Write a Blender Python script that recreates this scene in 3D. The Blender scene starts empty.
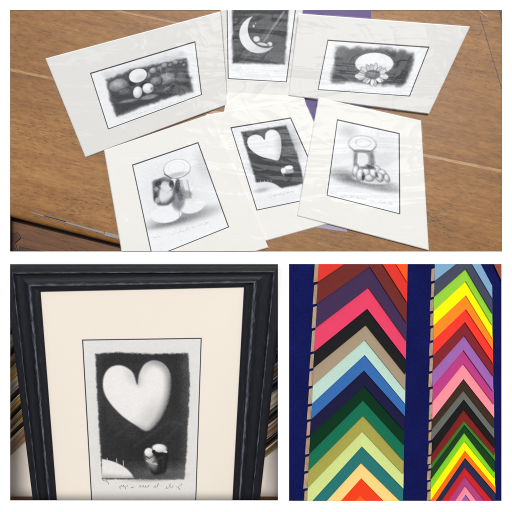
import bpy, math, random
import numpy as np
from mathutils import Vector
random.seed(7); rng = np.random.default_rng(7)
S = 0.002            # metres per unit of layout (a 1.02 m wide display)
D = 650*S            # camera height above the surround
scene = bpy.context.scene
C = scene.collection

# ------------------------------------------------------------ layout helpers
def at(x, y, z=0.0):
    k = (D - z)/D
    return Vector(((x-256)*S*k, (256-y)*S*k, z))
class Plane:
    """tilted plane a board lies in, from the heights of three of its corners"""
    def __init__(s, quad, zs):
        a, b, c = at(*quad[0], zs[0]), at(*quad[1], zs[1]), at(*quad[3], zs[2])
        s.o = a; s.n = (c-a).cross(b-a).normalized()
        if s.n.z < 0: s.n = -s.n
    def p(s, x, y, up=0.0):
        d = at(x, y, 0) - Vector((0,0,D)); cam = Vector((0,0,D))
        t = (s.o + s.n*up - cam).dot(s.n)/d.dot(s.n)
        return cam + d*t
def lin(c):
    return tuple(((v/255)/12.92 if v/255 <= .04045 else ((v/255+.055)/1.055)**2.4) for v in c)
K = 1.06
def alb(c): return tuple(min(.93, v/K) for v in lin(c)) + (1,)

# ------------------------------------------------------------ object helpers
def link(name, verts, faces, mat, parent=None, smooth=False, mats=None, fm=None, bevel=0):
    me = bpy.data.meshes.new(name)
    me.from_pydata([tuple(v) for v in verts], [], faces); me.update()
    o = bpy.data.objects.new(name, me); C.objects.link(o)
    for m in (mats or [mat]): me.materials.append(m)
    if fm is not None: me.polygons.foreach_set('material_index', fm)
    if smooth: me.polygons.foreach_set('use_smooth', [True]*len(me.polygons))
    if parent: o.parent = parent
    import bmesh
    if not smooth:
        bm = bmesh.new(); bm.from_mesh(me); bmesh.ops.recalc_face_normals(bm, faces=bm.faces)
        bm.to_mesh(me); bm.free()
    if bevel:
        md = o.modifiers.new('bevel','BEVEL'); md.width = bevel; md.segments = 2; md.limit_method = 'ANGLE'; md.angle_limit = math.radians(40)
    return o
def tag(o, label, cat, group=None, kind=None):
    o['label'] = label
    if cat: o['category'] = cat
    if group: o['group'] = group
    if kind: o['kind'] = kind
    return o
def empty(name, loc=(0,0,0)):
    o = bpy.data.objects.new(name, None); C.objects.link(o); o.empty_display_size = .02
    return o          # children carry world coordinates
def prism(name, top, bot, mat, parent=None, bevel=0):
    n = len(top); v = list(top)+list(bot)
    f = [tuple(range(n)), tuple(range(2*n-1, n-1, -1))] + [(i, n+i, n+(i+1)%n, (i+1)%n) for i in range(n)]
    return link(name, v, f, mat, parent, bevel=bevel)

def crop(o, p, q, keep):
    """saw a piece off along the sight line p-q of an opening's edge, keeping the side of point keep"""
    import bmesh
    a,b_,c=at(*p),at(*q),Vector((0,0,D)); n=(a-c).cross(b_-c).normalized()
    if n.dot(at(*keep)-c)>0: n=-n
    for o_ in ([o] if o.type=='MESH' else [])+list(o.children_recursive):
        me=o_.data; sides=[n.dot(v.co-c) for v in me.vertices]
        if max(sides)<=0: continue
        if min(sides)>=-1e-6: bpy.data.objects.remove(o_); continue
        bm=bmesh.new(); bm.from_mesh(me); solid=not any(x.is_boundary for x in bm.edges)
        bmesh.ops.bisect_plane(bm,geom=bm.verts[:]+bm.edges[:]+bm.faces[:],plane_co=c,plane_no=n,clear_outer=True)
        e=[x for x in bm.edges if x.is_boundary]
        if e and solid: bmesh.ops.holes_fill(bm,edges=e)
        bm.to_mesh(me); bm.free()
# ------------------------------------------------------------ materials
def new_mat(name):
    m = bpy.data.materials.new(name); m.use_nodes = True
    nt = m.node_tree; b = nt.nodes['Principled BSDF']; return m, nt, b
def N(nt, t, **k):
    n = nt.nodes.new(t)
    for a, v in k.items():
        if a in n.inputs: n.inputs[a].default_value = v
        else: setattr(n, a, v)
    return n
def board_mat(name, rgb, var=.04, scale=60, rough=.75, bump=.05, fine=900, spec=.3, speck=0):
    m, nt, b = new_mat(name)
    tc = N(nt,'ShaderNodeTexCoord'); c = alb(rgb)
    n1 = N(nt,'ShaderNodeTexNoise', Scale=scale, Detail=5.0); nt.links.new(tc.outputs['Object'], n1.inputs['Vector'])
    n2 = N(nt,'ShaderNodeTexNoise', Scale=fine, Detail=2.0); nt.links.new(tc.outputs['Object'], n2.inputs['Vector'])
    mx = N(nt,'ShaderNodeMix', data_type='RGBA'); 
    mx.inputs['A'].default_value = tuple(v*(1-var) for v in c[:3])+(1,); mx.inputs['B'].default_value = tuple(min(.95, v*(1+var)) for v in c[:3])+(1,)
    nt.links.new(n1.outputs['Fac'], mx.inputs['Factor'])
    out = mx.outputs['Result']
    if speck:
        m2 = N(nt,'ShaderNodeMix', data_type='RGBA', blend_type='MULTIPLY'); m2.inputs['Factor'].default_value = 1
        r = N(nt,'ShaderNodeMapRange'); r.inputs['From Min'].default_value=.3; r.inputs['From Max'].default_value=.7
        r.inputs['To Min'].default_value = 1-speck; r.inputs['To Max'].default_value = 1+speck
        nt.links.new(n2.outputs['Fac'], r.inputs['Value']); nt.links.new(out, m2.inputs['A']); nt.links.new(r.outputs['Result'], m2.inputs['B'])
        out = m2.outputs['Result']
    nt.links.new(out, b.inputs['Base Color'])
    b.inputs['Roughness'].default_value = rough; b.inputs['Specular IOR Level'].default_value = spec
    bp = N(nt,'ShaderNodeBump', Strength=bump, Distance=.001); nt.links.new(n2.outputs['Fac'], bp.inputs['Height']); nt.links.new(bp.outputs['Normal'], b.inputs['Normal'])
    return m
def wood_mat(name, dark, mid, light, angle=0, stretch=9, scale=9, rough=.38, pores=1.0, bump=.25, spec=.45, mottle=0):
    m, nt, b = new_mat(name)
    tc = N(nt,'ShaderNodeTexCoord')
    mp = N(nt,'ShaderNodeMapping'); mp.inputs['Rotation'].default_value = (0,0,angle); nt.links.new(tc.outputs['Object'], mp.inputs['Vector'])
    def stretched(sx, sc, det, rgh=.6, dist=0):
        q = N(nt,'ShaderNodeMapping'); q.inputs['Scale'].default_value = (1/sx,1,1); nt.links.new(mp.outputs['Vector'], q.inputs['Vector'])
        n = N(nt,'ShaderNodeTexNoise', Scale=sc, Detail=det, Roughness=rgh, Distortion=dist); nt.links.new(q.outputs['Vector'], n.inputs['Vector']); return n.outputs['Fac']
    a = stretched(stretch, scale*6, 8, .65, .6); big = stretched(3, scale*.6, 4)
    mixf = N(nt,'ShaderNodeMix'); mixf.inputs['Factor'].default_value=.52 if mottle else .45; nt.links.new(a, mixf.inputs['A']); nt.links.new(big, mixf.inputs['B'])
    r = N(nt,'ShaderNodeValToRGB'); e = r.color_ramp.elements
    e[0].position=.33; e[0].color=alb(dark); e[1].position=.68; e[1].color=alb(light)
    k = e.new(.5); k.color=alb(mid)
    fac = mixf.outputs['Result']
    if mottle:
        fine = stretched(2.2, scale*14, 6, .7); mo = N(nt,'ShaderNodeMix'); mo.inputs['Factor'].default_value=mottle
        nt.links.new(fac, mo.inputs['A']); nt.links.new(fine, mo.inputs['B']); fac = mo.outputs['Result']
    nt.links.new(fac, r.inputs['Fac'])
    p = stretched(13, scale*40, 4, .75); pr = N(nt,'ShaderNodeMapRange')
    for kk, vv in (('From Min',.36),('From Max',.5),('To Min',1-.38*pores),('To Max',1.0)): pr.inputs[kk].default_value = vv
    nt.links.new(p, pr.inputs['Value'])
    # dark flecks and old ink or knock marks, scattered in patches
    f0 = stretched(3.2, scale*40, 3, .6); patch = stretched(1.5, scale*1.1, 2)
    f = N(nt,'ShaderNodeMath', operation='ADD'); nt.links.new(f0, f.inputs[0])
    pm = N(nt,'ShaderNodeMath', operation='MULTIPLY'); pm.inputs[1].default_value=-.35; nt.links.new(patch, pm.inputs[0]); nt.links.new(pm.outputs[0], f.inputs[1])
    fr = N(nt,'ShaderNodeMapRange')
    for kk, vv in (('From Min',.13),('From Max',.25),('To Min',.56),('To Max',1.0)): fr.inputs[kk].default_value = vv
    nt.links.new(f.outputs[0], fr.inputs['Value'])
    m1 = N(nt,'ShaderNodeMix', data_type='RGBA', blend_type='MULTIPLY'); m1.inputs['Factor'].default_value=1
    nt.links.new(r.outputs['Color'], m1.inputs['A']); nt.links.new(pr.outputs['Result'], m1.inputs['B'])
    m2 = N(nt,'ShaderNodeMix', data_type='RGBA', blend_type='MULTIPLY'); m2.inputs['Factor'].default_value=1
    nt.links.new(m1.outputs['Result'], m2.inputs['A']); nt.links.new(fr.outputs['Result'], m2.inputs['B'])
    nt.links.new(m2.outputs['Result'], b.inputs['Base Color'])
    bp = N(nt,'ShaderNodeBump', Strength=bump, Distance=.001); nt.links.new(p, bp.inputs['Height']); nt.links.new(bp.outputs['Normal'], b.inputs['Normal'])
    rr = N(nt,'ShaderNodeMapRange'); rr.inputs['To Min'].default_value=rough-.08; rr.inputs['To Max'].default_value=rough+.14
    nt.links.new(big, rr.inputs['Value']); nt.links.new(rr.outputs['Result'], b.inputs['Roughness'])
    b.inputs['Specular IOR Level'].default_value = spec
    return m
def attr_mat(name, rough=.8):
    m, nt, b = new_mat(name)
    a = N(nt,'ShaderNodeAttribute', attribute_name='ink'); nt.links.new(a.outputs['Color'], b.inputs['Base Color'])
    b.inputs['Roughness'].default_value = rough; b.inputs['Specular IOR Level'].default_value=.2
    return m
def film_mat(name, refl=.5, rough=.12, scale=14, bump=.6, haze=.0):
    m, nt, b = new_mat(name); nt.nodes.remove(b)
    out = nt.nodes['Material Output']
    tr = N(nt,'ShaderNodeBsdfTransparent'); gl = N(nt,'ShaderNodeBsdfGlossy', Roughness=rough)
    df = N(nt,'ShaderNodeBsdfDiffuse'); df.inputs['Color'].default_value=(.85,.86,.9,1)
    fr = N(nt,'ShaderNodeFresnel', IOR=1.45)
    ml = N(nt,'ShaderNodeMath', operation='MULTIPLY'); ml.inputs[1].default_value = refl; nt.links.new(fr.outputs[0], ml.inputs[0])
    mx0 = N(nt,'ShaderNodeMixShader'); mx0.inputs[0].default_value = haze; nt.links.new(tr.outputs[0], mx0.inputs[1]); nt.links.new(df.outputs[0], mx0.inputs[2])
    mx = N(nt,'ShaderNodeMixShader'); nt.links.new(ml.outputs[0], mx.inputs[0]); nt.links.new(mx0.outputs[0], mx.inputs[1]); nt.links.new(gl.outputs[0], mx.inputs[2])
    nt.links.new(mx.outputs[0], out.inputs['Surface'])
    if bump:
        tc = N(nt,'ShaderNodeTexCoord'); mp = N(nt,'ShaderNodeMapping'); mp.inputs['Rotation'].default_value=(0,0,.9); mp.inputs['Scale'].default_value=(.35,1.6,1)
        nt.links.new(tc.outputs['Object'], mp.inputs['Vector'])
        n = N(nt,'ShaderNodeTexNoise', Scale=scale, Detail=2.0, Distortion=1.6); nt.links.new(mp.outputs['Vector'], n.inputs['Vector'])
        bp = N(nt,'ShaderNodeBump', Strength=bump, Distance=.012)
        n.inputs['Scale'].default_value=scale
        n3 = N(nt,'ShaderNodeTexNoise', Scale=scale*1.7, Detail=1.5, Distortion=.8); nt.links.new(tc.outputs['Object'], n3.inputs['Vector'])
        s1 = N(nt,'ShaderNodeMath', operation='SUBTRACT'); s1.inputs[1].default_value=.5; nt.links.new(n3.outputs['Fac'], s1.inputs[0])
        s2 = N(nt,'ShaderNodeMath', operation='ABSOLUTE'); nt.links.new(s1.outputs[0], s2.inputs[0])
        s3 = N(nt,'ShaderNodeMath', operation='POWER'); s3.inputs[1].default_value=.6; nt.links.new(s2.outputs[0], s3.inputs[0])
        s4 = N(nt,'ShaderNodeMath', operation='MULTIPLY_ADD'); s4.inputs[1].default_value=-.28; nt.links.new(s3.outputs[0], s4.inputs[0]); nt.links.new(n.outputs['Fac'], s4.inputs[2])
        nt.links.new(s4.outputs[0], bp.inputs['Height'])
        nt.links.new(bp.outputs['Normal'], gl.inputs['Normal'])
    return m

M_white  = board_mat('white_card', (255,255,255), .0, rough=.9, bump=0)
M_white.node_tree.nodes['Principled BSDF'].inputs['Specular IOR Level'].default_value = .1
M_mount  = board_mat('cream_mount_board', (233,231,226), .015, 30, bump=.08)
M_mount3 = board_mat('shaded_mount_board', (219,218,215), .012, 30, bump=.08)  # mount board for the back row, with its dimmer light painted in as grey
M_mount2 = board_mat('ivory_mount_board', (240,231,219), .03, 4, bump=.12)
M_core   = board_mat('white_board_core', (252,251,250), .01)
M_black  = board_mat('black_core', (42,44,52), .1, rough=.6)
M_ink    = attr_mat('drawing_paper')
M_film   = film_mat('clear_film', .105, .12, 9, .36, .02)
M_glass  = film_mat('picture_glass', .35, .03, 3, 0, 0)
G = math.atan(.22)
M_oak    = wood_mat('worn_oak', (108,68,30), (151,104,53), (184,136,80), angle=G, stretch=14, pores=.6, rough=.42, spec=.38, mottle=.32)
M_strip  = wood_mat('pale_inlay', (158,112,62), (178,134,80), (194,150,96), angle=G)
M_rail   = wood_mat('brown_rail', (84,54,34), (114,76,48), (138,98,66), angle=G, rough=.5, spec=.3)
M_dwood  = wood_mat('dark_wood', (48,28,20), (72,42,28), (96,60,40), angle=G)
M_steel, nt, b = new_mat('dull_metal'); b.inputs['Base Color'].default_value=alb((132,124,124)); b.inputs['Metallic'].default_value=.25; b.inputs['Roughness'].default_value=.45
M_purple = board_mat('purple_tissue', (112,96,142), .25, 22, bump=.3)
M_lilac  = board_mat('lilac_tissue', (168,160,182), .15, 22, bump=.3)
M_bare   = wood_mat('raw_wood_end', (142,112,88), (178,148,122), (198,172,146), angle=1.4, scale=20, rough=.7)
M_felt   = board_mat('blue_felt', (17,23,84), .40, 14, rough=1.0, bump=.9, fine=700, spec=.1, speck=.35)
M_void   = board_mat('shadow_paint', (60,38,28), .1)

# ------------------------------------------------------------ world, light, camera
w = bpy.data.worlds.new('World'); scene.world = w; w.use_nodes = True
w.node_tree.nodes['Background'].inputs['Color'].default_value = (.94,.97,1,1)
w.node_tree.nodes['Background'].inputs['Strength'].default_value = .27
L = bpy.data.lights.new('window_light','AREA'); L.shape='RECTANGLE'; L.size=4.2; L.size_y=3.2; L.energy=1330; L.color=(1,.985,.965)
lo = bpy.data.objects.new('window_light', L); C.objects.link(lo); lo.location=(1.2,3.0,12)
lo.rotation_euler = (Vector((0,0,0))-lo.location).to_track_quat('-Z','Y').to_euler()
L2 = bpy.data.lights.new('sleeve_streak_lamp','AREA'); L2.shape='RECTANGLE'; L2.size=.9; L2.size_y=2.6; L2.energy=150; L2.color=(.93,.97,1)  # added strip lamp, out of view, to put sheen streaks on the left sleeve
l2 = bpy.data.objects.new('sleeve_streak_lamp', L2); C.objects.link(l2); l2.location=(-3.6,4.0,12)
l2.rotation_euler = (Vector((0,0,0))-l2.location).to_track_quat('-Z','Y').to_euler()
cam = bpy.data.cameras.new('camera'); co = bpy.data.objects.new('camera', cam); C.objects.link(co)
co.location=(0,0,D); cam.sensor_width=36; cam.lens = 18*650/256; cam.clip_start=.05; cam.clip_end=60
scene.camera = co
scene.view_settings.view_transform='Standard'; scene.view_settings.look='None'; scene.view_settings.exposure=0; scene.view_settings.gamma=1

# ------------------------------------------------------------ white surround with three openings
def surround():
    wins = [(10,10,502,251.5),(10,264,278,500.5),(289,264,501.5,501)]
    xs = sorted({-60,572} | {a for r in wins for a in (r[0],r[2])}); ys = sorted({-60,572} | {a for r in wins for a in (r[1],r[3])})
    v = []; f = []; idx = {}
    def vi(x,y,z):
        k=(x,y,z)
        if k not in idx: idx[k]=len(v); v.append(((x-256)*S,(256-y)*S,z))
        return idx[k]
    inside = lambda x,y: any(r[0]<x<r[2] and r[1]<y<r[3] for r in wins)
    T=-.0012
    cell = {}
    for i in range(len(xs)-1):
        for j in range(len(ys)-1):
            cell[i,j] = not inside((xs[i]+xs[i+1])/2,(ys[j]+ys[j+1])/2)
    for (i,j),solid in cell.items():
        if not solid: continue
        a,b_,c,d = xs[i],xs[i+1],ys[j],ys[j+1]
        f.append((vi(a,c,0),vi(a,d,0),vi(b_,d,0),vi(b_,c,0))); f.append((vi(a,c,T),vi(b_,c,T),vi(b_,d,T),vi(a,d,T)))
        for (ni,nj,p,q) in ((i-1,j,(a,c),(a,d)),(i+1,j,(b_,c),(b_,d)),(i,j-1,(a,c),(b_,c)),(i,j+1,(a,d),(b_,d))):
            if not cell.get((ni,nj), False):
                f.append((vi(*p,0),vi(*q,0),vi(*q,T),vi(*p,T)))
    o = link('background', v, f, M_white)
    tag(o, 'plain white card background with three rectangular openings', None, kind='structure')
surround()

# ------------------------------------------------------------ drawing tools (pencil drawings worked out point by point)
def hsh(ix, iy, s):
    n = np.sin(ix*127.1 + iy*311.7 + s*74.7)*43758.5453
    return n - np.floor(n)
def vnoise(x, y, s=0):
    ix=np.floor(x); iy=np.floor(y); fx=x-ix; fy=y-iy; fx=fx*fx*(3-2*fx); fy=fy*fy*(3-2*fy)
    return (hsh(ix,iy,s)*(1-fx)+hsh(ix+1,iy,s)*fx)*(1-fy)+(hsh(ix,iy+1,s)*(1-fx)+hsh(ix+1,iy+1,s)*fx)*fy
def fbm(x,y,s=0,o=4): return sum(vnoise(x*2**i,y*2**i,s+i)/2**(i+1) for i in range(o))/(1-.5**o)
def sm(t): t=np.clip(t,0,1); return t*t*(3-2*t)
def spline(pts, n=8):
    out=[]; m=len(pts)
    for i in range(m):
        p0,p1,p2,p3=[np.array(pts[(i+k)%m],float) for k in (-1,0,1,2)]
        for j in range(n):
            t=j/n; out.append(tuple(.5*((2*p1)+(-p0+p2)*t+(2*p0-5*p1+4*p2-p3)*t*t+(-p0+3*p1-3*p2+p3)*t**3)))
    return out
class Art:
    def __init__(s, quad, nu, nv, paper):
        u,v=np.meshgrid((np.arange(nu))/(nu-1),(np.arange(nv))/(nv-1))
        q=[np.array(p,float) for p in quad]; s.u,s.v,s.nu,s.nv=u,v,nu,nv
        P=[(1-u)*(1-v)*q[0][k]+u*(1-v)*q[1][k]+u*v*q[2][k]+(1-u)*v*q[3][k] for k in (0,1)]
        s.px,s.py=P; s.g=np.full(u.shape,paper,float); s.paper=paper; s.T=(0,0,1)
    def frame(s,ox,oy,sc): s.X=(s.px-ox)/sc; s.Y=(s.py-oy)/sc; s.sc=sc
    def on(s,m,val): s.g=s.g*(1-m)+val*m
    def mul(s,m,k): s.g=s.g*(1-m*(1-k))
    def poly(s,pts,soft=2):
        d=np.full(s.X.shape,1e9); ins=np.zeros(s.X.shape,bool); n=len(pts)
        for i in range(n):
            ax,ay=pts[i]; bx,by=pts[(i+1)%n]; ex,ey=bx-ax,by-ay
            wx,wy=s.X-ax,s.Y-ay; t=np.clip((wx*ex+wy*ey)/max(ex*ex+ey*ey,1e-9),0,1)
            d=np.minimum(d,(wx-ex*t)**2+(wy-ey*t)**2)
            c=((ay>s.Y)!=(by>s.Y)); ins^=c&(s.X<(ex*(s.Y-ay)/(ey if abs(ey)>1e-9 else 1e-9)+ax))
        d=np.sqrt(d); s.sd=np.where(ins,-d,d); return sm(.5-s.sd/soft)
    def ragged(s,pts,soft,amp,f=.05,seed=0):
        s.poly(pts,soft); return sm(.5-(s.sd+amp*(fbm(s.X*f,s.Y*f,seed)-.5)*2)/soft)
    def ell(s,cx,cy,rx,ry,a=0,soft=2):
        a=math.radians(a); x=(s.X-cx)*math.cos(a)+(s.Y-cy)*math.sin(a); y=-(s.X-cx)*math.sin(a)+(s.Y-cy)*math.cos(a)
        s.sd=(np.sqrt((x/rx)**2+(y/ry)**2)-1)*min(rx,ry); return sm(.5-s.sd/soft)
    def ring(s,cx,cy,rx,ry,a=0,wd=2,soft=3):
        s.ell(cx,cy,rx,ry,a); return sm(.5-(np.abs(s.sd)-wd)/soft)
    def ball(s,cx,cy,rx,ry,a=0,hi=.85,lo=.3,soft=5,k=1.,out=.2):
        m=s.ell(cx,cy,rx,ry,a,soft); r=np.clip(((s.X-cx+rx*.25)/rx)**2+((s.Y-cy+ry*.3)/ry)**2,0,2.2)/2.2
        s.on(m*k, hi+(lo-hi)*r**.9); s.on(s.ring(cx,cy,rx,ry,a,.9,soft)*.55*k*(.5+.8*fbm(s.X*.05,s.Y*.05,int(cx))),out)
    def hatch(s,m,ang,sp,amt):
        c,n=math.cos(ang),math.sin(ang); w=np.sin((s.X*c+s.Y*n)/sp*6.283+4*fbm(s.X*.03,s.Y*.03,31))
        s.g=s.g*(1-m*amt*(.5+.5*w)*(.4+fbm(s.X*.08,s.Y*.08,33)))
    def line(s,ax,ay,bx,by,wd=1,soft=1.5):
        ex,ey=bx-ax,by-ay; t=np.clip(((s.X-ax)*ex+(s.Y-ay)*ey)/(ex*ex+ey*ey),0,1)
        return sm(.5-(np.hypot(s.X-ax-ex*t,s.Y-ay-ey*t)-wd)/soft)
    def scribble(s,ax,ay,bx,by,amp,n,seed,val=.62,wd=.5):
        r=random.Random(seed); L=math.hypot(bx-ax,by-ay); ux,uy=(bx-ax)/L,(by-ay)/L; vx,vy=-uy,ux
        t=0.; 
        while t<L:
            wl=min(L-t,amp*r.uniform(2.2,6)); m=max(2,int(wl/amp*1.5)); c=[]
            for q in range(m):
                h=amp*(r.choice((1.5,1.3,-1.1)) if r.random()<.3 else r.uniform(.35,.65)); st=wl/m; lp=r.uniform(.15,.75)
                for z in range(9):
                    th=z/9*2*math.pi; xx=t+st*(q+z/9)+lp*amp*.42*math.sin(th)*(-1 if r.random()<0 else 1)+abs(h)*.18*(1-math.cos(th)); y=-h*(1-math.cos(th))/2
                    c.append((ax+ux*xx+vx*y, ay+uy*xx+vy*y))
            for i in range(len(c)-1): s.on(s.line(*c[i],*c[i+1],wd*.45,1.1)*r.uniform(.6,.95),val)
            t+=wl+amp*r.uniform(.5,1.6)
    def build(s,name,pl,up,parent,tint=(1,.995,.985)):
        gr=(fbm(s.px*1.7+s.py*.5,s.py*1.3-s.px*.6,21,3)-.5); g=s.g+gr*.24*np.exp(-((s.g-.42)/.30)**2); g=g*(1+ .05*(rng.random(s.g.shape)-.5)) ; g=g*(1-.03*fbm(s.px*.5,s.py*.5,9)); g=np.clip(g,.02,1)
        l=np.where(g<=.04045,g/12.92,((g+.055)/1.055)**2.4)/K
        verts=[tuple(pl.p(x,y,up)) for x,y in zip(s.px.ravel(),s.py.ravel())]
        nu,nv=s.nu,s.nv
        i=np.arange(nu*nv).reshape(nv,nu); F=np.stack([i[:-1,:-1],i[1:,:-1],i[1:,1:],i[:-1,1:]],-1).reshape(-1,4)
        o=link(name,verts,F.tolist(),M_ink,parent,smooth=True)
        a=o.data.color_attributes.new('ink','FLOAT_COLOR','POINT')
        col=np.ones((nu*nv,4)); col[:,:3]=l.ravel()[:,None]*np.array(tint)
        cool=(l.ravel()<.25)[:,None]; col[:,:3]=np.where(cool,col[:,:3]*np.array((.96,.98,1.06)),col[:,:3])
        a.data.foreach_set('color',col.ravel().astype(np.float32)); return o

# ------------------------------------------------------------ mounted prints
def lerp_quad(q,u,v):
    return tuple((1-u)*(1-v)*q[0][k]+u*(1-v)*q[1][k]+u*v*q[2][k]+(1-u)*v*q[3][k] for k in (0,1))
def grow(q,d):
    cx=sum(p[0] for p in q)/4; cy=sum(p[1] for p in q)/4; out=[]
    n=4
    for i in range(4):
        p=np.array(q[i],float); a=np.array(q[i-1],float)-p; b_=np.array(q[(i+1)%4],float)-p
        a/=np.linalg.norm(a); b_/=np.linalg.norm(b_); s=abs(a[0]*b_[1]-a[1]*b_[0])
        out.append(tuple(p-(a+b_)*d/s))
    return out
def ring_mesh(name,pl,outer,inner,up0,up1,mat,parent,inner_low=None,core=None,bevel=0):
    """flat board with a window; the window is cut with a sloping bevel down to inner_low"""
    il = inner_low or inner
    v=[pl.p(*p,up1) for p in grow(outer,-bevel)]+[pl.p(*p,up1) for p in inner]+[pl.p(*p,up0) for p in il]+[pl.p(*p,up0) for p in outer]
    f=[];fm=[]
    for i in range(4):
        j=(i+1)%4
        f+= [(i,j,4+j,4+i),(4+i,4+j,8+j,8+i),(8+i,8+j,12+j,12+i),(12+i,12+j,j,i)]; fm+=[0,1,0,1]
    return link(name,v,f,mat,parent,mats=[mat,core or mat],fm=fm)
def film(name,pl,quad,up,parent,mat,n=24,amp=.0004,seed=0):
    v=[];f=[]
    for j in range(n+1):
        for i in range(n+1):
            x,y=lerp_quad(quad,i/n,j/n)
            e=min(i,j,n-i,n-j)/n; h=amp*(float(fbm(np.array(x*.06+y*.03),np.array(y*.09-x*.03),seed))-.4)*2*min(1,e*5+.2)
            v.append(pl.p(x,y,up+max(h,-.0004)))
    for j in range(n):
        for i in range(n): a=j*(n+1)+i; f.append((a,a+n+1,a+n+2,a+1))
    return link(name,v,f,mat,parent,smooth=True)
def mounted_print(label,outer,key,zs,paint,nu,nv,paper=.93,board=None,group='mounted prints on the table',cellophane=True,seed=0):
    pl=Plane(outer,zs); r=empty('mounted_print')
    tag(r,label,'mounted print',group)
    ring_mesh('mount_board',pl,outer,grow(key,.9),-.0005,.0022,board or M_mount,r,inner_low=grow(key,.35),core=M_core,bevel=.8)
    prism('backing_board',[pl.p(*p,-.0009) for p in grow(outer,-.3)],[pl.p(*p,-.0022) for p in grow(outer,-.3)],M_core,r)
    ring_mesh('key_line',pl,grow(key,.5),grow(key,-.32),-.0006,.0002,M_black,r)
    a=Art(grow(key,.2),nu,nv,paper); paint(a); a.build('drawing',pl,-.00045,r,tint=(.965,.975,1.0))
    if cellophane:
        s=film('clear_sleeve',pl,grow(outer,1.1),.0034,r,M_film,seed=seed)
    return r,pl

def art_landscape(a):
    a.frame(80,40,.254)
    q=[(105,158),(200,118),(330,92),(418,72),(440,200),(330,232),(145,300),(120,240)]
    a.on(a.ragged([(95,135),(400,45),(430,95),(120,190)],40,14,.03,3)*.22,.45)
    a.on(a.ragged(q,18,5,.06,1),.34)
    a.on(a.ragged([(125,215),(300,190),(435,150),(438,200),(300,240),(148,296)],26,10,.04,5)*.75,.24)
    a.hatch((a.g<.6)*1.,.9,7,.16)
    a.ball(152,180,42,28,-14,.72,.2,9); a.ball(178,205,30,16,-10,.5,.14,9,.8); a.ball(345,152,42,24,-10,.66,.2,10); a.ball(300,162,26,20,-18,.6,.16,8); a.ball(400,150,26,30,-10,.44,.12,12,.9); a.ball(330,200,50,14,-14,.42,.12,12,.8)
    for x,y,r in ((262,140,22),(288,120,18),(314,112,15),(334,100,17),(356,98,12),(376,88,14),(398,86,9),(410,98,10)):
        a.ball(x,y,r,r*.7,-25,.8-.1*(x%3),.22,6,.9)
    a.on(a.ell(250,178,16,10,-30,8)*.9,.1); a.on(a.ell(205,172,14,9,20,8)*.8,.12); a.on(a.ell(248,205,6,18,0,6)*.7,.14)
    a.on(a.ell(228,140,37,27,-18,4),.93); a.on(a.ell(240,150,20,12,-18,16)*.25,.6); a.on(a.ring(228,140,38,28,-18,1,4)*.8,.16)
    a.ball(227,206,19,25,8,.97,.6,5); a.ball(268,190,23,21,-10,.97,.6,5); a.on(a.ell(285,192,8,7,0,5)*.6,.4)
    a.on(a.ring(227,206,19,25,8,1,3)*.6,.25)
    a.on(a.ell(190,240,36,6,-10,7)*.7,.65); a.on(a.ell(272,224,34,9,-12,5)*.8,.62); a.on(a.line(330,200,370,170,3,9)*.6,.6)
    a.mul(sm(.5+(fbm(a.X*.07,a.Y*.07,8)-.55)*4)*(a.g<.7)*.35,.7)
    a.scribble(165,310,430,230,4,30,3,.72)
def art_moon(a):
    a.frame(210,5,.215)
    a.on(a.ragged([(102,-40),(368,-40),(364,60),(346,275),(106,270)],16,4,.06,2),.27)
    a.on(sm((fbm(a.X*.02,a.Y*.03,4)-.5)*4)*.35*(a.g<.5),.14); a.on(a.ell(300,250,70,25,0,40)*.35,.45)
    a.on(a.line(340,40,150,262,4,14)*.4,.55); a.on(a.line(345,30,250,170,3,10)*.6,.8); a.on(a.line(352,60,262,165,1,6)*.45,.7); a.on(a.line(310,40,238,150,1,7)*.4,.6); a.on(a.line(300,60,190,180,4,20)*.3,.12)
    out=a.ell(226,136,90,88,0,6); inn=a.ell(262,112,86,88,0,6)
    a.on(out*(1-inn),.9); a.on(out*(1-inn)*sm((a.Y-120)/90)*sm((a.X-160)/120)*.35,.6)
    a.on(a.ell(216,158,15,13,0,5),.85); a.on(a.ell(278,182,12,10,0,5),.85); a.on(a.ell(244,182,26,7,12,5),.8); a.on(a.ring(244,184,30,10,10,1,4)*.6,.12)
    a.on(a.ell(203,98,5,7,0,4),.75); a.on(a.ell(212,86,2.5,3,0,3),.7)
    a.scribble(120,300,340,308,4,26,5,.74)
def art_disc(a):
    a.frame(310,20,.234)
    a.on(a.ragged([(112,112),(200,122),(300,118),(445,140),(440,190),(400,282),(250,270),(95,265)],26,12,.035,6),.30)
    a.on(a.ragged([(340,150),(435,150),(400,265),(330,255)],30,12,.05,7)*.6,.2); a.on(a.ell(130,140,25,25,0,30)*.4,.5)
    a.on(a.ell(275,186,82,46,0,5),.93); a.on(a.ell(275,215,76,22,0,30)*.25,.65)
    rr=random.Random(4); a.on(a.ell(268,238,60,36,0,14)*.8,.3)
    for i in range(19):
        t=i/19*6.283+rr.uniform(-.1,.1); e_=rr.uniform(.88,1.18); cx,cy=268+46*e_*math.cos(t),234+30*e_*math.sin(t)
        a.on(a.ell(cx,cy,17,8,math.degrees(math.atan2(math.sin(t)*.8,math.cos(t)))+rr.uniform(-12,12),5),rr.uniform(.7,.95))
        a.on(a.ring(cx,cy,17,8,math.degrees(math.atan2(math.sin(t)*.8,math.cos(t))),.8,3)*.55,.3)
    a.on(a.ell(204,240,12,10,0,4),.85); a.on(a.ell(322,243,13,10,0,4),.85)
    a.on(a.ell(268,233,32,20,0,7),.38); a.on(a.ell(262,228,18,9,0,12)*.6,.62)
    a.scribble(110,300,400,312,4,30,8,.76)
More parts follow.
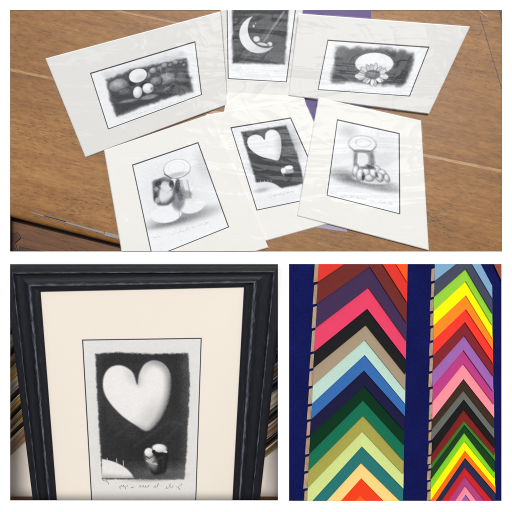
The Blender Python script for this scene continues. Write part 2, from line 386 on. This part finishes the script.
def art_heart_small(a):
    a.frame(210,105,.254)
    a.on(a.ragged([(122,106),(300,80),(345,200),(372,310),(282,326),(182,303)],11,2.5,.07,2),.26)
    a.on(a.ell(320,150,30,60,-20,50)*.4,.45); a.on(a.ell(230,250,60,30,10,40)*.4,.16)
    h=spline([(215,137),(200,122),(175,117),(152,128),(147,150),(160,175),(195,200),(240,213),(268,217),(278,190),(281,155),(275,120),(258,100),(236,98),(219,112)])
    a.on(a.poly(h,5),.93); a.on(a.poly(h,5)*sm((a.X-245)/45)*.45,.6)
    a.on(a.ell(226,345,62,42,12,6)*a.poly([(170,290),(400,290),(400,322),(282,328),(186,330)],6),.9)
    a.on(a.ell(205,335,24,8,-10,14)*.6,.6)
    for x in (198,214,228,240): a.on(a.line(x,296,x+1,302,.8,2)*.8,.85)
    a.on(a.ell(306,262,24,18,-15,5),.66); a.on(a.ell(310,246,17,8,-5,4),.95); a.on(a.ell(289,258,10,11,0,4),.92)
    a.on(a.poly([(290,272),(326,268),(322,300),(304,302)],8)*.9,.12); a.on(a.line(322,240,350,235,1,3)*.5,.5)
    a.scribble(225,365,330,340,5,18,4,.66)
def art_hat_left(a):
    a.frame(110,130,.2344)
    a.on(a.ell(270,260,150,140,0,140)*.10,.6); a.on(a.ell(400,150,30,60,-20,50)*.22,.55)
    a.on(a.ell(310,372,130,26,-14,40)*.75,.5); a.on(a.ell(260,395,80,12,-14,18)*.5,.4)
    a.on(a.ell(240,360,66,36,-8,6),.95); a.on(a.ell(352,325,56,30,-14,6),.94); a.on(a.ring(352,325,56,30,-14,1,7)*.35*(a.Y>322),.5); a.on(a.line(292,310,296,372,1,4)*.6,.4)
    a.on(a.ell(290,290,30,52,0,16)*.7,.4)
    a.on(a.poly([(180,222),(192,212),(228,205),(268,216),(276,292),(250,318),(205,322),(186,290)],12),.45)
    a.on(a.ell(234,266,33,44,5,14),.9); a.on(a.ring(232,262,44,58,4,2,10)*.6,.25); a.on(a.ell(206,262,8,34,8,12)*.7,.3); a.on(a.ell(250,300,22,12,-20,12)*.7,.35); a.on(a.line(200,240,232,262,3,8)*.7,.35); a.on(a.line(268,250,244,268,3,8)*.6,.4)
    a.hatch(a.ell(232,262,56,62,4,14),.7,7,.07); a.on(a.ell(206,228,16,10,-20,8)*.8,.15); a.on(a.ell(262,232,10,14,0,8)*.8,.14); a.on(a.ell(194,285,8,22,6,8)*.7,.2); a.on(a.ell(236,272,24,34,5,14)*.8,.88)
    a.on(a.ell(232,228,13,8,-10,6)*.8,.8); a.on(a.ell(197,252,9,8,0,7)*.7,.75); a.on(a.ell(202,300,10,12,0,6),.7)
    a.on(a.poly([(298,214),(326,206),(338,262),(322,280),(306,270)],8)*.9,.9); a.on(a.line(306,214,322,274,1.4,4)*.5,.4); a.on(a.ell(300,262,16,22,10,14)*.6,.35); a.on(a.line(330,215,345,290,2,7)*.6,.5); a.on(a.line(300,215,316,272,1,4)*.6,.3)
    a.on(a.ell(288,238,11,30,4,8)*.85,.2); a.on(a.ell(300,285,10,16,0,8)*.5,.3); a.hatch(a.ell(345,285,26,26,0,20),.4,7,.07); a.on(a.ell(330,275,20,18,0,10)*.6,.5)
    a.on(a.ell(286,165,56,39,-10,5),.96); a.on(a.ring(286,165,57,40,-10,1.2,5)*(.35+.5*sm((a.Y-150)/50)),.42); a.on(a.ring(284,160,36,24,-10,.7,6)*.25,.65); a.on(a.ell(280,192,46,9,-12,12)*.5,.6)
    a.on(a.line(232,188,262,207,2,5)*.8,.22)
    a.scribble(250,450,420,395,6,28,6,.66); a.scribble(185,460,215,455,3,7,2,.7)
def art_hat_right(a):
    a.frame(300,100,.293)
    a.on(a.ell(165,108,30,20,10,40)*.35,.55); a.on(a.ell(290,170,40,60,0,70)*.12,.55)
    a.on(a.ell(220,278,100,17,12,26)*.8,.38); a.on(a.ell(165,262,45,20,20,34)*.5,.45); a.on(a.ell(290,305,40,10,8,20)*.4,.5)
    a.on(a.ell(240,272,62,14,8,6)*.9,.9)
    a.on(a.ell(215,235,110,60,0,90)*.12,.6)
    a.on(a.poly([(183,172),(250,172),(258,215),(248,225),(182,222)],10)*.85,.58); a.on(a.ell(212,203,22,27,0,10),.92)
    a.on(a.ell(190,205,6,26,4,5)*.7,.45); a.on(a.ell(246,205,6,24,-8,5)*.7,.42)
    for x,y,rx,ry,an in ((262,238,12,16,-40),(280,250,16,12,30),(296,266,9,15,-24),(190,240,10,20,12),(205,254,12,22,10),(226,244,13,20,24),(236,266,16,12,10),(250,248,11,20,-30),(272,264,12,16,-20)):
        a.ball(x,y,rx,ry,an,.95,.45,7,.9,.3)
    a.on(a.ell(216,262,5,14,5,5)*.8,.15); a.on(a.ell(240,228,16,5,20,5)*.7,.2); a.on(a.ell(262,256,4,10,-30,4)*.7,.2)
    a.on(a.ell(232,232,26,5,6,6)*.7,.3)
    a.on(a.ell(213,150,46,27,4,4),.95); a.on(a.ring(213,150,47,28,4,1.2,6)*(.35+.5*sm((a.Y-145)/25)),.42); a.on(a.ring(216,146,26,14,4,.8,4)*.45,.55); a.on(a.ell(214,174,32,5,3,6)*.7,.35)
    a.scribble(140,325,320,360,6,30,7,.68); a.scribble(104,318,124,322,3,6,9,.7)

P1=[(45.5,58.5),(220.5,11.5),(227.5,104.5),(85.5,157.5)]
K1=[(90.7,73.5),(194.8,42),(201.4,94.6),(108.4,128.9)]
PM=[(218.3,-24),(306,-22),(293,108),(227.6,107)]
KM=[(226.8,-16),(298.5,-16),(286.3,81.8),(228.3,78.5)]
P6=[(298.5,13.5),(470,26.5),(429,114),(288.5,95.5)]
K6=[(328,40.4),(428.6,47.4),(409.4,96),(318.2,89.5)]
P3=[(104,150),(210,114),(268.5,247.5),(128,289)]
K3=[(132.7,165.2),(197.9,142.9),(228.4,226.9),(152.6,257.5)]
P4=[(206.5,114.5),(303.5,98.5),(356,216),(264,241.5)]
K4=[(231.1,127.9),(290.5,118.2),(325,195.7),(257,210)]
P5=[(318.5,97.5),(421,120.5),(428.8,250.3),(297,215.8)]
K5=[(337.5,120),(399,133.7),(399.6,213.7),(327.2,195.2)]
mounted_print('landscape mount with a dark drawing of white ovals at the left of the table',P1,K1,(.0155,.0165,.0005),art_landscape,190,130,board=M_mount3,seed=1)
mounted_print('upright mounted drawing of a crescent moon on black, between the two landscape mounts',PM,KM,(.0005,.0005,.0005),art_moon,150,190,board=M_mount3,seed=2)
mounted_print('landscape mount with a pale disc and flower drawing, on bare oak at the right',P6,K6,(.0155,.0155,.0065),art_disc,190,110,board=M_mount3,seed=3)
mounted_print('mounted pencil drawing with black oval body and round hat, left of the small heart print',P3,K3,(.0095,.0125,.0005),art_hat_left,160,200,.95,seed=4)
mounted_print('mounted small white heart drawing, tucked under a print on each side',P4,K4,(.0070,.0070,-.0003),art_heart_small,150,180,seed=5)
mounted_print('mounted pencil drawing of legs under a sun hat, overlapping the heart print from the right',P5,K5,(.0125,.013,.0045),art_hat_right,170,200,.95,seed=6)

def slab(name,quad,z,t,mat,label,cat,bevel=.0006):
    o=prism(name,[at(*p,z) for p in quad],[Vector((at(*p,z).x,at(*p,z).y,z-t)) for p in quad],mat,bevel=bevel)
    return tag(o,label,cat)
slab('blank_card',[(227.5,92),(304,96.5),(309,117),(222,122)],.0038,.0008,M_mount,'blank white card showing its top edge above the small heart print','card')
slab('tissue_sheet',[(288,4),(371,6),(371.5,107.5),(298,135)],-.0012,.0004,M_purple,'purple tissue sheet peeping out beneath the flower disc print','tissue paper')
slab('tissue_sheet',[(300,170),(350,180),(347,232),(306,226)],-.0010,.0004,M_lilac,'pale lilac tissue showing under the lower edge of the sun hat print','tissue paper')

for o_ in [x for x in C.objects if x.parent is None and x.name.startswith(('mounted_print','tissue_sheet'))]:
    crop(o_,(0,10),(512,10),(256,128)); crop(o_,(0,251.1),(512,251.1),(256,128))
# ------------------------------------------------------------ oak table
tb=empty('oak_table'); tag(tb,'worn brown oak table with pale inlaid seams and a rounded front edge','table')
Z=-.002
def eline(x): return min(211+(x-10)*.253, 250.5)            # start of the rounded front edge
def topedge():
    xs=[-40+ i*12 for i in range(56)]
    rows=[]; prof=[(0,0),(1.6,.0004),(3.2,.0018),(4.6,.0042),(5.6,.008),(6.0,.013),(6.0,.022)]
    v=[];f=[]
    back=[at(x,-40,Z) for x in xs]
    v+=back
    for dy,dz in prof:
        for x in xs:
            p=at(x,eline(x)+dy+.15*math.sin(x*.3)*.5,Z); v.append(Vector((p.x,p.y,Z-dz)))
    n=len(xs)
    for r_ in range(len(prof)):
        for i in range(n-1): a=r_*n+i; f.append((a,a+n,a+n+1,a+1))
    return v,f
v,f=topedge(); o=link('table_top',v,f,M_oak,tb,smooth=True)
def strip(name,p,q,wd,z,t,mat,parent):
    a=Vector(p);b_=Vector(q);d=(b_-a).normalized();n_=Vector((-d.y,d.x))*wd/2
    quad=[(a+n_),(b_+n_),(b_-n_),(a-n_)]
    return prism(name,[at(c.x,c.y,z) for c in quad],[Vector((at(c.x,c.y,z).x,at(c.x,c.y,z).y,z-t)) for c in quad],mat,parent)
strip('inlay_strip',(-20,63.5),(530,177),2.9,Z+.0002,.001,M_strip,tb)
strip('inlay_strip',(70,1),(230,34),2.0,Z+.0002,.001,M_strip,tb)
strip('board_joint',(480,16),(503,93),.7,Z+.0002,.001,M_dwood,tb)
strip('board_joint',(488,17),(476,8),1.2,Z+.0003,.001,M_strip,tb)
strip('end_block',(501,-6),(506,27),7,Z+.0012,.002,M_dwood,tb)
# frame of the table below the top
def flat(name,quad,z,t,mat,parent,bevel=.001):
    return prism(name,[at(*p,z) for p in quad],[Vector((at(*p,z).x,at(*p,z).y,z-t)) for p in quad],mat,parent,bevel=bevel)
flat('front_rail',[(-30,210.5),(160,258),(160,280),(-30,280)],-.026,.02,M_rail,tb,.002)
flat('drawer_rim',[(8,236),(17,232),(20.5,238),(15,243),(18,252),(8,254)],-.022,.006,M_dwood,tb,.001)
flat('drawer_rim',[(19,246.5),(48,252.5),(48,256),(19,254)],-.022,.006,M_dwood,tb,.001)
flat('under_board',[(-40,150),(200,190),(200,282),(-40,282)],-.052,.01,M_dwood,tb)
r=empty('metal_rule'); tag(r,'narrow pale metal strip lying along the front edge of the table','metal strip')
q=[(30.5,211.8),(104,231.8),(104,234.2),(31.5,213.2)]
flat('rule_blade',q,Z+.0016,.0012,M_steel,r,.0003)
flat('rule_tip',[(104.8,231.6),(122,235.9),(122,239.8),(104.2,235.6)],Z+.0020,.0014,M_steel,r,.0003)
flat('rule_mark',[(44,215.4),(66,221.2),(66,222.4),(44,216.3)],Z+.0019,.0003,M_black,r,0)

# ------------------------------------------------------------ framed heart picture
FO=[(5.3,264.4),(285.4,264.2),(252.6,566),(43,569)]
FI=[(40.5,291.5),(244,287),(230.2,541),(60.2,544)]
fp=Plane(FO,(.012,.012,-.120))
fr=empty('framed_picture'); tag(fr,'black wooden frame with silver-rubbed ridges around a large white heart drawing','framed picture')
M_frame,nt,b=new_mat('ebonised_oak')
tc=N(nt,'ShaderNodeTexCoord'); at_=N(nt,'ShaderNodeAttribute',attribute_name='rub')
nz=N(nt,'ShaderNodeTexNoise',Scale=170.0,Detail=6.0,Roughness=.7); nt.links.new(tc.outputs['UV'],nz.inputs['Vector'])
mpn=N(nt,'ShaderNodeMapping'); mpn.inputs['Scale'].default_value=(.10,1,1); nt.links.new(tc.outputs['UV'],mpn.inputs['Vector'])
n2=N(nt,'ShaderNodeTexNoise',Scale=420.0,Detail=5.0,Roughness=.7); nt.links.new(mpn.outputs['Vector'],n2.inputs['Vector'])
ad=N(nt,'ShaderNodeMath',operation='MULTIPLY_ADD'); ad.inputs[1].default_value=1.0; nt.links.new(at_.outputs['Fac'],ad.inputs[0]); nt.links.new(n2.outputs['Fac'],ad.inputs[2])
rp=N(nt,'ShaderNodeValToRGB'); e=rp.color_ramp.elements; e[0].position=.62; e[0].color=alb((27,29,36)); e[1].position=1.25 if False else 1.0; e[1].color=alb((126,130,140))
k=e.new(.36); k.color=alb((16,17,22)); k=e.new(.72); k.color=alb((56,60,70))
nt.links.new(ad.outputs[0],rp.inputs['Fac']); nt.links.new(rp.outputs['Color'],b.inputs['Base Color'])
b.inputs['Roughness'].default_value=.5; b.inputs['Specular IOR Level'].default_value=.28
bp=N(nt,'ShaderNodeBump',Strength=.5,Distance=.001); nt.links.new(n2.outputs['Fac'],bp.inputs['Height']); nt.links.new(bp.outputs['Normal'],b.inputs['Normal'])
prof=[(0,-.006,0),(0,.009,0),(.02,.0115,0),(.10,.0125,0),(.22,.012,0),(.255,.0125,.10),(.275,.0135,.27),(.295,.0125,.12),(.31,.0085,0),(.40,.006,0),(.52,.0055,0),(.62,.0075,0),(.68,.0105,.10),(.715,.0118,.22),(.75,.0115,.32),(.775,.0095,.12),(.80,.006,0),(.90,.0045,0),(.97,.0035,0),(1,.002,0),(1,-.004,0)]
def rail(i):
    j=(i+1)%4; v=[];f=[];rub=[];uv=[]; n=60; Ln=(at(*FO[i])-at(*FO[j])).length
    for s in range(n+1):
        for t,h,rb in prof:
            a=lerp2(FO[i],FI[i],t); c=lerp2(FO[j],FI[j],t); p=lerp2(a,c,s/n)
            base=fp.p(*p,0); v.append(base+fp.n*h); rub.append(rb); uv.append((s/n*Ln+i*1.3, t*.05+i*.7))
    m=len(prof)
    for s in range(n):
        for k in range(m-1): a=s*m+k; f.append((a,a+1,a+m+1,a+m))
    o=link('rail',v,f,M_frame,fr,smooth=False)
    at_=o.data.attributes.new('rub','FLOAT','POINT'); at_.data.foreach_set('value',rub)
    ul=o.data.uv_layers.new(name='uv'); 
    for lp in o.data.loops: ul.data[lp.index].uv=uv[lp.vertex_index]
    o.data.polygons.foreach_set('use_smooth',[True]*len(o.data.polygons))
    return o
def lerp2(a,b_,t): return (a[0]+(b_[0]-a[0])*t,a[1]+(b_[1]-a[1])*t)
for i in range(4): rail(i)
KW=[(82.5,340),(201.3,338.3),(195.2,520),(92.8,521)]
ring_mesh('mount_board',fp,grow(FI,1.5),grow(KW,.7),-.0035,-.0012,M_mount2,fr,inner_low=grow(KW,.2),core=M_core)
ring_mesh('key_line',fp,grow(KW,.5),grow(KW,-.55),-.0040,-.0030,M_black,fr)
def art_big(a):
    a.frame(75,330,.3516)
    a.on(a.ragged([(58,68),(120,64),(220,68),(322,66),(326,160),(318,330),(311,424),(78,424),(70,300),(62,160)],8,2.6,.13,2),.185)
    d=(a.g<.4)
    a.on(sm((fbm(a.X*.018,a.Y*.02,4)-.45)*4)*.35*d,.30)
    a.on(sm((a.X-288)/40)*.55*d,.40); a.on(sm((a.Y-365)/60)*.75*d*sm((a.X-120)/100),.52); a.on(sm(1-(a.X-60)/26)*.4*d,.34)
    a.on(a.ell(195,335,55,40,0,60)*.25*d,.08)
    for p in ((170,330,262,262),(240,330,300,268),(120,300,160,262),(280,262,300,268)): a.on(a.line(*p,3,14)*.22,.42)
    h=spline([(177,155),(163,120),(132,101),(100,107),(82,133),(81,170),(98,205),(133,243),(172,270),(205,287),(236,262),(259,220),(271,172),(270,125),(252,97),(225,87),(199,97),(183,124)])
    m=a.poly(h,6); dd=-a.sd; w_=sm((a.X-150)/90)*sm((a.Y-95)/60); m=m*(1-w_)+sm(.5-(a.sd+5)/20)*w_
    m2=a.poly(h,14); a.on(m2*.35,.6); a.on(m,.945)
    ed=sm(1-dd/26)*sm((a.X-175)/60); a.on(m*ed*.75,.55)
    a.on(m*a.ell(215,245,22,45,35,50)*.28,.6); a.on(m*a.ell(160,130,14,24,-30,26)*.22,.6)
    cl=a.poly([(76,300),(300,300),(300,421),(77,421)],4)
    a.on(a.ell(66,432,106,66,6,5)*cl,.93); a.on(a.ell(95,420,70,8,3,16)*cl*.55,.55)
    for x,y,l in ((91,365,3),(118,366,10),(137,372,14)): a.on(a.line(x,y,x+1,y+l,.9,2.2),.9)
    a.on(a.ell(232,418,60,9,-4,16)*.5,.2)
    a.on(a.poly(spline([(200,352),(228,346),(263,346),(262,380),(257,404),(240,411),(222,411),(210,388)],4),9),.10)
    a.on(a.ell(216,370,12,22,-26,18)*.9,.8); a.on(a.ell(222,386,10,16,-24,18)*.45,.55); a.on(a.ell(250,378,5,26,4,14)*.35,.35)
    a.ball(240,336,21,12,4,.99,.72,4,1,.5); a.on(a.ell(256,345,7,4,20,3),.88); a.ball(210,348,13,13,10,.99,.7,4,1,.4); a.on(a.ell(224,346,5,5,0,4),.1)
    a.on(a.line(204,372,232,382,2.6,5)*.75,.82); a.on(a.line(246,362,222,376,2.4,6)*.6,.3); a.on(a.line(236,356,240,404,1,5)*.4,.3); a.on(a.line(203,360,211,365,1.2,2.5)*.8,.12); a.on(a.line(211,365,220,361,1.2,2.5)*.8,.12)
    a.scribble(78,428,98,434,5,8,11,.42,.9)
    a.scribble(124,444,150,446,7,10,15,.40,1.0); a.scribble(158,450,168,447,4,5,12,.42,.9); a.scribble(180,447,236,448,10,18,13,.40,1.0); a.scribble(256,452,306,442,10,14,14,.40,1.0)
a=Art(grow(KW,.1),300,460,.905); art_big(a); a.build('drawing',fp,-.0036,fr,tint=(1,.978,.955))
film('glass',fp,grow(FI,1),.0016,fr,M_glass,n=1,amp=0)
prism('backing_board',[fp.p(*p,-.0045) for p in grow(FO,-4)],[fp.p(*p,-.0058) for p in grow(FO,-4)],M_rail,fr)

crop(fr,(10,0),(10,512),(100,400)); crop(fr,(278,0),(278,512),(100,400)); crop(fr,(0,264),(512,264),(100,400))
# store room behind the frame: wall, floor and lengths of moulding
ZW=-.128
wl=prism('wall',[at(*p,ZW) for p in ((-5,250),(300,250),(300,497),(-5,497))],[at(*p,ZW-.01) for p in ((-5,250),(300,250),(300,497),(-5,497))],board_mat('pale_wall',(246,234,222),.06,12,bump=.3))
tag(wl,'pale plaster wall glimpsed either side of the black frame',None,kind='structure')
fl=prism('floor',[at(*p,ZW+.012) for p in ((-5,496.6),(300,496.6),(300,540),(-5,540))],[at(*p,ZW-.01) for p in ((-5,496.6),(300,496.6),(300,540),(-5,540))],M_rail)
tag(fl,'strip of brown wooden floor below the pale wall',None,kind='structure')
GM={}
def metalish(name,rgb,rough=.35,metal=0):
    if name not in GM:
        m=board_mat(name,rgb,.18,40,rough=rough,bump=.3,fine=500,spec=.5); m.node_tree.nodes['Principled BSDF'].inputs['Metallic'].default_value=metal; GM[name]=m
    return GM[name]
def stick(p,q,wd,z,mat,label,lip=None):
    a=Vector(p);b_=Vector(q);d=(b_-a).normalized();n_=Vector((-d.y,d.x))*wd
    r=empty('moulding_length'); tag(r,label,'frame moulding','lengths of moulding stacked behind the black frame')
    secs=[(-.5,0),(-.5,.010),(-.32,.014),(-.1,.012),(.15,.006),(.38,.005),(.5,.004),(.5,0)]
    v=[];f=[]
    for e_ in (a,b_):
        for s,h in secs: pt=at(e_.x+n_.x*s,e_.y+n_.y*s,z); v.append(Vector((pt.x,pt.y,z+h)))
    m=len(secs)
    f=[(i,(i+1)%m,m+(i+1)%m,m+i) for i in range(m)]+[tuple(range(m)),tuple(range(2*m-1,m-1,-1))]
    link('moulding_body',v,f,mat,r,bevel=.0008)
    if lip:
        v=[]
        for e_ in (a,b_):
            for s,h in ((.5,.002),(.5,.0075),(.34,.0085),(.30,.002)): pt=at(e_.x+n_.x*s,e_.y+n_.y*s,z); v.append(Vector((pt.x,pt.y,z+h)))
        link('gilt_lip',v,[(0,1,5,4),(1,2,6,5),(2,3,7,6),(3,0,4,7),(0,1,2,3),(7,6,5,4)],lip,r)
gold=metalish('gilt',(226,184,96),.35,.15); blk=metalish('black_stain',(34,27,24)); wal=metalish('walnut',(146,112,84)); pal=metalish('limed',(232,214,184)); grn=metalish('umber',(128,104,66)); nvy=metalish('navy_stain',(24,26,48))
Lf=[(300,5.5,gold,'gilt moulding, topmost visible left of the frame',None),(312,6,blk,'black moulding with a gilt lip just under the topmost gilt one',gold),(323,5.5,gold,'bright gilt moulding above a broad black one at the left edge',None),(334,6.5,blk,'broad black moulding third from the top, left of the frame',pal),
    (345,5,pal,'pale limed moulding between two dark ones left of the frame',None),(355,7,blk,'wide black moulding at mid height left of the frame',gold),(367,6,grn,'olive brown moulding just below mid height at the left',gold),(378,6,gold,'dull gilt moulding above the pale walnut one at the left',None),
    (389,7,pal,'wide cream moulding left of the frame above thin gilt ones',None),(401,6,blk,'black moulding with a pale lip beneath the wide cream one',pal),(411,4.5,gold,'thin gilt moulding above the lower black pair at the left',None),(419,5,blk,'narrow black moulding beneath a thin gilt one at the left',gold),
    (428,5,grn,'umber moulding with a gilt lip low at the left',gold),(437,5,blk,'last black moulding above the pale wall at the left',gold),(450,9,wal,'wide plain walnut moulding, lowest at the left')]
for k,t in enumerate(Lf):
    y,wd,m,lb=t[:4]; lip=t[4] if len(t)>4 else None
    sl=1.05-.12*random.random(); stick((3,y+7*sl),(62,y-52*sl),wd,-.110-.003*(k%3)+.0006*k,m,lb,lip)
Rf=[(352,5,nvy,'dark navy moulding, topmost at the right of the frame',None),(364,8,blk,'black moulding high at the right of the frame',None),(378,7,wal,'brown walnut moulding near the top at the right of the frame',None),(391,8,nvy,'navy black moulding in the middle at the right of the frame',None),
    (404,8,pal,'pale grey moulding at the right of the frame',None),(419,9,blk,'wide black moulding below the pale one at the right',None),(433,7,wal,'walnut moulding second from the bottom at the right',None),(443,5,blk,'black moulding just above the lowest one at the right',None),(451,6,grn,'umber moulding, lowest at the right above the pinkish wall',pal)]
for k,(y,wd,m,lb,lip) in enumerate(Rf):
    stick((286,y-16),(230,y+30),wd,-.108-.003*(k%3),m,lb,lip)

# ------------------------------------------------------------ blue felt board with chevron samples
ZF=-.0022
tag(prism('felt_board',[at(x,y,ZF) for x,y in ((282,258),(512,258),(512,512),(282,512))],[at(x,y,ZF-.012) for x,y in ((282,258),(512,258),(512,512),(282,512))],M_felt),'deep blue felt display board behind the rows of coloured chevrons','display board')
CM={}
def cmat(rgb):
    if rgb not in CM: CM[rgb]=board_mat('painted_moulding',rgb,.05,25,rough=.85,bump=.25,fine=1100,spec=.12,speck=.12)
    return CM[rgb]
def chevron(label,rgb,L0,A0,R0,L1,A1,R1,group,k,bare_w):
    r=empty('chevron_sample'); tag(r,label,'moulding sample',group)
    m=cmat(rgb); jit=random.uniform(-.0006,.0006); z0=.0010+jit; z1=.0055+jit+random.uniform(0,.0008)
    ext=2.2
    def up(p,d): return (p[0],p[1]-d)
    T=[at(*up(L0,ext),z0-.0012),at(*up(A0,ext),z0-.0012),at(*up(R0,ext),z0-.0012),at(*R1,z1),at(*A1,z1),at(*L1,z1)]
    B=[Vector((p.x,p.y,ZF+.0006)) for p in T[:3]]+[Vector((p.x,p.y,z1-.0035)) for p in T[3:]]
    if A1[1] < 265.5:      # apex lies beyond the board, so two separate arms show
        prism('arm',[T[0],T[1],T[4],T[5]],[B[0],B[1],B[4],B[5]],m,r,bevel=.0005); prism('arm',[T[1],T[2],T[3],T[4]],[B[1],B[2],B[3],B[4]],m,r,bevel=.0005)
    else: link('painted_board',T+B,[(0,1,4,5),(1,2,3,4),(11,10,7,6),(10,9,8,7)]+[(i_,(i_+1)%6,6+(i_+1)%6,6+i_) for i_ in range(6)],m,r,bevel=.0005)
    # raw sawn end facing left, stepped back at each joint
    h=L1[1]-L0[1]; g=min(2.6,h*.22); dx=(L1[0]-L0[0])/max(h,1)
    w_=bare_w*random.uniform(.88,1.1)
    q=[(L0[0]-w_+.3,L0[1]+g+.7),(L0[0]-.15,L0[1]+g-.6),(L1[0]-.15,L1[1]-.3),(L1[0]-w_,L1[1]+.4)]
    flat('bare_end',q,-.0180+.0205+jit,.004,M_bare,r,.0004)
    trim(r)
    return r
def trim(r):
    for a_,b_ in (((0,264),(512,264)),((0,501),(512,501)),((501.5,0),(501.5,512))): crop(r,a_,b_,(400,380))
    if not r.children: bpy.data.objects.remove(r)
def xl(y,a): return a[0][0]+(y-a[0][1])*(a[1][0]-a[0][0])/(a[1][1]-a[0][1])
def column(bands,lx,rx,group,place,bare):
    for k in range(len(bands)-1):
        nm,rgb,yl,(ax,ay),yr=bands[k]; _,_,yl1,(ax1,ay1),yr1=bands[k+1]
        j=random.uniform(-.35,.35)
        c=[(xl(yl,lx)+j,yl),(ax,ay),(xl(yr,rx)+j,yr),(xl(yl1,lx)+j,yl1),(ax1,ay1),(xl(yr1,rx)+j,yr1)]
        if k==0: pass
        chevron(f'{nm} {place}',rgb,*c,group,k,bare)
c1=[('bright orange chevron corner, topmost',(255,88,32),238,(372.5,205),262),('scarlet chevron cut by the top edge',(222,56,46),260,(372,225),282.6),('reddish brown chevron just above the dark purple one',(112,44,40),282,(371,246),302.5),
('dusky purple chevron above the crimson pink one',(66,46,82),304,(369.8,266.5),323.2),('crimson pink chevron above the black one',(230,66,102),328,(368.5,287.7),341.3),('black chevron under the crimson pink one',(28,27,30),351.6,(367.2,308.8),359.4),
('tan chevron between the black and the pale mint one',(166,147,122),368.4,(366,325.2),374.9),('pale mint chevron above the mid blue one',(186,216,202),386,(365,340),390.3),('mid blue chevron under the pale mint one',(54,106,172),403.9,(364.7,355),403.9),
('navy chevron beneath the mid blue one',(27,25,62),419.4,(364,370.6),416.5),('very dark green chevron under the navy one',(6,50,28),435.5,(364.4,386),430.8),('emerald green chevron above the olive one',(20,110,80),454.2,(363.3,400.4),445.5),
('olive chevron under the emerald green one',(166,160,74),471,(363.3,415.9),461.3),('pale yellow-green chevron above the teal one',(208,221,140),488.4,(362.5,431.6),474.8),('teal chevron under the pale yellow-green one',(38,115,112),507,(361.8,446.5),488.8),
('peach chevron above the orange-red one',(255,212,130),524,(361.2,463.2),504),('orange-red chevron near the bottom',(240,64,26),541,(361.2,478.4),520),('orange chevron tip, lowest of all',(255,98,34),558,(360.5,495.2),536),('',(0,0,0),575,(360,512),552)]
column(c1,((318.8,264),(307.0,500)),((408,264),(404,450)),'chevron samples in the wide left column','in the wide left column',4.1)
c2=[('light blue chevron, topmost',(128,168,200),266,(467,240),288),('slate grey chevron beneath the light blue one',(68,74,92),281,(467,255.5),298.5),('apple green chevron above the upper yellow one',(150,210,60),297,(466,269),314),('yellow chevron in the upper group, above the broad orange one',(252,248,4),311,(466,281.3),325.6),
('broad orange chevron in the upper group',(255,138,34),325.6,(466,295.3),338.7),('bright red chevron under the broad orange one',(250,58,46),340.4,(466,309.2),349.8),('maroon chevron above the lilac one',(132,38,46),355.6,(465,322),363.8),('lilac chevron under the upper maroon one',(158,102,176),371,(464.5,335.8),377),
('magenta chevron between the lilac and the salmon pink one',(190,62,132),386.8,(463.5,350.2),391.7),('salmon pink chevron above the dark brown one',(252,146,158),402.3,(463.5,363.8),404.8),('dark brown chevron under the salmon pink one',(62,44,32),419.5,(463.5,379),418),('grey chevron under the dark brown one',(104,106,102),430,(463.8,390.5),428.5),
('black chevron under the grey one',(28,24,26),440.5,(463.8,399.4),438.4),('thin brick red chevron under the black one',(126,34,34),454.5,(464,409.7),448.5),('thin leaf green chevron above the bottle green one',(70,132,46),464,(464.2,420.8),455.5),('bottle green chevron above the lime one',(24,64,30),468.5,(464.3,424.8),461),
('lime green chevron in the lower group',(134,214,40),480,(464.5,432.8),472.5),('yellow chevron in the lower group, above the thin orange one',(252,246,6),489.7,(464.7,441.3),478.5),('thin orange chevron in the lower group',(255,116,24),500.5,(464.9,450.8),487.3),('navy chevron under the thin orange one',(40,44,78),508,(465,458),493.5),
('red chevron under the navy one in the lower group',(204,36,46),517,(465,467.2),504),('plum pink chevron near the bottom',(180,66,128),527,(465.2,476.6),515),('small pink chevron inside the lowest plum one',(250,148,166),538,(465.4,486),526),('violet chevron tip, lowest of all',(150,100,170),549,(465.6,494.6),536),('',(0,0,0),560,(466,506),548)]
column(c2,((434.6,264),(430.8,500)),((491.6,264),(495.5,500)),'chevron samples in the narrow right column','in the narrow right column',3.6)
r=empty('chevron_sample'); tag(r,'terracotta corner of a chevron cut off by the top right corner','moulding sample')
prism('arm',[at(*p,-.0+.004) for p in ((488,252),(512,252),(512,302),(503,284))],[at(*p,-.003) for p in ((488,252),(512,252),(512,302),(503,284))],cmat((150,78,58)),r,bevel=.0005)
trim(r)
